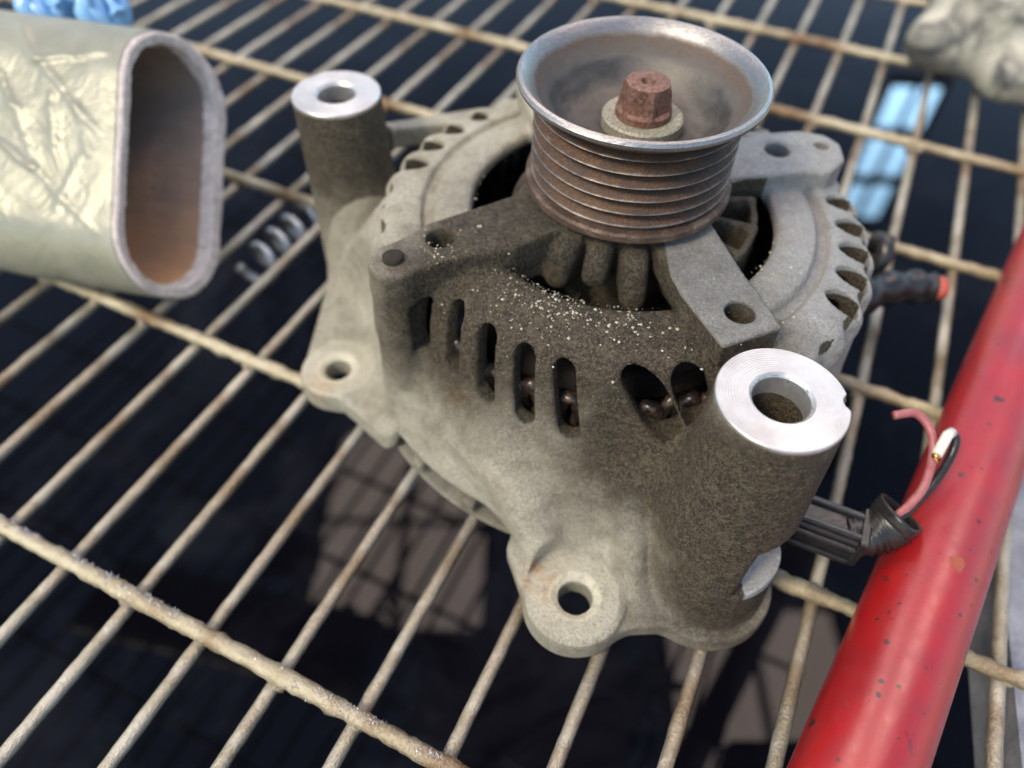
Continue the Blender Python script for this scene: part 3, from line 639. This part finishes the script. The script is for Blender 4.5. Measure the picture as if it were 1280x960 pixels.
# ---------------------------------------------------------------- what lies below the grate
def plane(name, x0, x1, y0, y1, z_, m_):
    o = link(name, mesh(name, [(x0, y0, z_), (x1, y0, z_), (x1, y1, z_), (x0, y1, z_)], [(0, 1, 2, 3)]), m_, None, False); o['kind'] = 'structure'; return o
plane('oil_pool', -3000, 3000, -1500, 5000, -220, M_oil)
mb = MB(); mb.V = []; 
g0 = [(132, 10), (330, 10), (330, 150), (176, 146), (171, 136)]
Vp = [(a, b, -15) for a, b in g0]+[(a, b, -40) for a, b in g0]; n = len(g0)
mb.add(Vp, [tuple(range(n)), tuple(range(n, 2*n))[::-1]]+[(i, i+n, (i+1) % n+n, (i+1) % n) for i in range(n)])
o = link('metal_ledge', mb.mesh('metal_ledge'), M_ledge, None, False); tag(o, 'rough grey metal ledge under the grate beyond the red bar', 'ledge')

# ---------------------------------------------------------------- red bar
p0, p1 = Vector((84.4, 40.7, 0)), Vector((186.0, 187.5, 0)); d = (p1-p0).normalized(); a0, a1 = p0-d*120, p1+d*160
bar = empty('red_bar', (p0.x, p0.y, 16), 'chipped red painted steel bar lying across the grate at the right', 'bar')
n = 120; pts = [a0+(a1-a0)*i/n-p0 for i in range(n+1)]
o = link('tube', mesh('tube', *tube(pts, 13.5, 64, True)), M_red, bar); sharp(o, 40)
nrm = Vector((-.05, -.25, .96)); 
sp_c = (Vector((119.5, 86, 0))-p0)
side = d.cross(Vector((0, 0, 1)))
Vv = []; 
for i in range(24):
    a = 2*math.pi*i/24; rr_ = 2.3*(1+.12*math.sin(3*a)+.08*math.sin(5*a+1)); al = rr_*math.cos(a)*1.0; be = (rr_*math.sin(a)*.9+1.5)/13.5
    base = d*((sp_c).dot(d)+al); Vv.append(base+(Vector((0, 0, 1))*math.cos(be)+side*math.sin(be))*13.53)
cc_ = d*(sp_c.dot(d))+(Vector((0, 0, 1))*math.cos(.11)+side*math.sin(.11))*13.56
o = link('rust_spot', mesh('rust_spot', Vv+[cc_], [(i, (i+1) % 24, 24) for i in range(24)]), M_spot, bar)

# ---------------------------------------------------------------- foil covered flat tube
ft = empty('flat_tube', (-136, 250, GZ), 'flat oval tube wrapped in crinkled silvery foil with a rusty inside, lying at the left', 'duct')
E1 = Vector((.02, .77, .63)).normalized(); E2 = Vector((.42, .58, -.70)).normalized(); E2 = (E2-E1*E2.dot(E1)).normalized()   # long and short axis of the leaning section
axv = Vector((-1, .20, .0)); T = 47.; W = 98.; CEN = Vector((-128.5, 230.5, 44.5))-Vector((-136, 250, GZ))
def stad(t, off):            # point on the oval section, t in 0..1 ; off inwards
    R = T/2-off; L = W-T; per = 2*L+2*math.pi*(T/2); s_ = t*per
    if s_ < L: return (-L/2+s_, R)
    s_ -= L
    if s_ < math.pi*T/2: a = math.pi/2-s_/(T/2); return (L/2+R*math.cos(a), R*math.sin(a))
    s_ -= math.pi*T/2
    if s_ < L: return (L/2-s_, -R)
    s_ -= L; a = -math.pi/2-s_/(T/2); return (-L/2+R*math.cos(a), R*math.sin(a))
def spt(u, v, ax0): return CEN+E1*u+E2*v+axv*ax0
def section(off, ax0, N=300):
    return [spt(*stad(i/N, off), ax0) for i in range(N)]
def loft(name, secs, m_, cap=False):
    N = len(secs[0]); Vv = [v for s_ in secs for v in s_]; Ff = [(i*N+k, (i+1)*N+k, (i+1)*N+(k+1) % N, i*N+(k+1) % N) for i in range(len(secs)-1) for k in range(N)]
    if cap: Ff.append(tuple((len(secs)-1)*N+k for k in range(N)))
    return link(name, mesh(name, Vv, Ff), m_, ft)
from mathutils import noise as mnoise
secs = []
CR = [((42, 40), (15, 12)), ((15, 12), (9, -3)), ((50, -1), (30, -11)), ((30, -11), (5, -30)), ((52, 30), (38, 10)), ((24, 16), (22, -2)), ((15, 12), (4, 2)), ((30, 26), (3, 33)), ((12, -4), (20, -24)), ((60, 10), (44, -22)), ((36, 9), (30, -11))]
for q in range(26):
    a_, b_ = random.uniform(55, 260), random.uniform(-40, 40); CR.append(((a_, b_), (a_+random.uniform(-30, 30), b_+random.uniform(-25, 25))))
def crease(a, b):
    h = 0.
    for k, ((x0, y0), (x1, y1)) in enumerate(CR):
        dx, dy = x1-x0, y1-y0; t = max(0., min(1., ((a-x0)*dx+(b-y0)*dy)/(dx*dx+dy*dy))); d = math.hypot(a-x0-t*dx, b-y0-t*dy)
        w_ = 1.0+.5*math.sin(k*2.1+t*5); h += math.exp(-(d/w_)**2)*(.9+.4*math.sin(k*3.7))+.25*math.exp(-(d/5.)**2)*math.sin(k*1.3+2)
    return h
for i in range(190):
    s_ = section(0, i*1.4); o_ = []
    for v in s_:
        q = .55*mnoise.noise(Vector((v.x*.025, v.y*.025, v.z*.025)))+.25*abs(mnoise.noise(Vector((v.x*.07+9, v.y*.05, v.z*.07))))
        f = min(1, i/6); cc0 = CEN+axv*(i*1.4); dd = v-cc0; q = q*.7+(crease(i*1.4+1.2*mnoise.noise(v*.15), dd.dot(E1)+1.2*mnoise.noise(v*.15+Vector((5, 5, 5)))) if dd.dot(E2) < 2 else 0); cen = cc0+E1*max(-(W-T)/2, min((W-T)/2, dd.dot(E1))); dr = (v-cen).normalized(); o_.append(v+dr*(q*1.15*f))
    secs.append(o_)
wrap = loft('foil_wrap', secs, M_foil)
random.seed(5)
def jagged(off, ax0, amp, seed):
    out = []
    for i in range(180):
        yy, zz_ = stad(i/180, off+amp*mnoise.noise(Vector((i*.12, seed, 0)))+amp*.5*mnoise.noise(Vector((i*.45, seed, 3))))
        out.append(spt(yy, zz_, ax0))
    return out
loft('edge', [jagged(0.3, 1, 0, 0), jagged(.6, -1.2, .8, 1), jagged(2.0, -1.8, .9, 2), jagged(3.0, -.7, .9, 2), jagged(3.9, -1.3, 1.0, 4), jagged(4.9, 0.2, 1.3, 6), jagged(5.3, 4, 1.2, 7)], M_edge)
loft('lining', [jagged(5.1, 3.5, 1.2, 7), jagged(4.4, 10, .5, 8), jagged(4.4, 60, .5, 8), jagged(4.4, 250, .5, 8)], M_rustin, True)
for k, (bx, by) in enumerate(((-160, 306), (-182, 306))):
    mb = MB(); 
    for q in range(7):
        a = q*.9+k; base = Vector((bx, by-22, 68)); tip = base+Vector((math.cos(a)*(5+q), math.sin(a)*5+3, 10+random.uniform(0, 7)))
        mid = (base+tip)/2+Vector((math.sin(a)*4, math.cos(a)*4, 2)); 
        mb.add(*tube(spline([base, mid, tip], 5), 3, 8, True, lambda i, an: 4.2-.25*i+1.2*math.sin(an*2+i*.8+q)))
    o = link('plastic_film_scrap', mb.mesh('plastic_film_scrap'), M_blue); 
    tag(o, ('crumpled blue plastic film scrap on the foil wrapped tube, the right one' if k == 0 else 'crumpled blue plastic film scrap on the foil wrapped tube, the left one'), 'plastic scrap', 'blue plastic scraps on the flat tube')

mb = MB(); mb.box((-215, 318, 15), (60, 34, 27)); o = link('spacer_block', mb.mesh('spacer_block'), M_dark, None, False); tag(o, 'dark block under the raised far side of the foil wrapped tube', 'block'); bv = o.modifiers.new('b', 'BEVEL'); bv.width = .001; bv.segments = 2
# coil spring caught in the grate
c0, c1 = Vector((-96, 275, -11)), Vector((-114, 236, -11)); ax_ = (c1-c0).normalized(); s1 = ax_.cross(Vector((0, 0, 1))).normalized(); pts = []
for i in range(121):
    t = i/120; a = t*2*math.pi*4; pts.append(c0+(c1-c0)*t+(s1*math.cos(a)+Vector((0, 0, 1))*math.sin(a))*7.5)
o = link('coil_spring', mesh('coil_spring', *tube(pts, 2.0, 8)), M_spr); tag(o, 'small steel coil spring caught between the rods left of the tall pillar', 'spring')

# ---------------------------------------------------------------- cast part at the upper right
g = Grid((180, 300, GZ-1), (400, 520, 92), 2.0); X, Y, Z = g.X, g.Y, g.Z
d_ = g.caps((256, 415, 40), (340, 480, 44), 34, 40); d_ = smin(d_, g.caps((226, 402, 20), (260, 400, 22), 15, 22), 10.); d_ = smin(d_, g.caps((300, 352, 28), (350, 366, 28), 25), 4.)
d_ = smin(d_, g.caps((262, 380, 14), (300, 372, 14), 16), 8.); d_ = smax(d_, -g.caps((292, 345, 28), (294, 330, 28), 13), 2.); d_ = smax(d_, -g.caps((240, 392, 74), (250, 388, 66), 5), 1.)
d_ = np.maximum(d_, GZ-Z)
V3, Q3 = surface_nets(d_.astype(np.float32), g.lo, g.h); V3 = V3-np.array([280, 400, GZ])
o = link('engine_casting', np_mesh('engine_casting', V3, Q3), M_casting, None, True, (280, 400, GZ)); tag(o, 'out of focus oily cast metal engine part at the top right corner', 'engine part')

# ---------------------------------------------------------------- lit roof sheets and far window seen mirrored in the oil
def pane_set(name, label, cat, x0, x1, y0, y1, z_, nx, ny, m_, gap):
    t = empty(name, ((x0+x1)/2, (y0+y1)/2, z_), label, cat); cx0, cy0 = (x0+x1)/2, (y0+y1)/2
    wx, wy = (x1-x0)/nx, (y1-y0)/ny
    for i in range(nx):
        for j in range(ny):
            a, b, c, e = x0+i*wx+gap/2-cx0, x0+(i+1)*wx-gap/2-cx0, y0+j*wy+gap/2-cy0, y0+(j+1)*wy-gap/2-cy0
            mbx = MB(); mbx.box(((a+b)/2, (c+e)/2, 0), (b-a, e-c, 8)); link('pane', mbx.mesh('pane'), m_, t, False)
    mbx = MB()
    for i in range(nx+1): mbx.box((x0+i*wx-cx0, 0, 8), (gap*.9, y1-y0+gap, 30))
    for j in range(ny+1): mbx.box((0, y0+j*wy-cy0, 25), (x1-x0+gap, gap*.9, 30))
    link('frame', mbx.mesh('frame'), M_frame, t, False)
pane_set('roof_light', 'largest lit translucent roof sheet above the work place', 'roof light', -610, -60, 790, 1520, 1500, 2, 2, M_pink, 30)
pane_set('roof_light', 'small lit translucent roof sheet nearest above the camera', 'roof light', -120, 300, 330, 760, 1500, 2, 1, M_pink2, 30)
pane_set('roof_light', 'lit translucent roof sheet above the red bar', 'roof light', 470, 1000, 420, 900, 1500, 2, 1, M_pink, 30)
t = empty('window', (1990, 3500, 1600), 'bright blue window beyond the grate, seen only as a reflection', 'window')
for i in range(2):
    for j in range(3):
        mbx = MB(); mbx.box((-70+i*140, 0, -290+j*290), (100, 10, 215)); link('pane', mbx.mesh('pane'), M_bluew, t, False)
mbx = MB(); mbx.box((0, 12, 0), (330, 10, 940)); link('frame', mbx.mesh('frame'), M_frame, t, False)
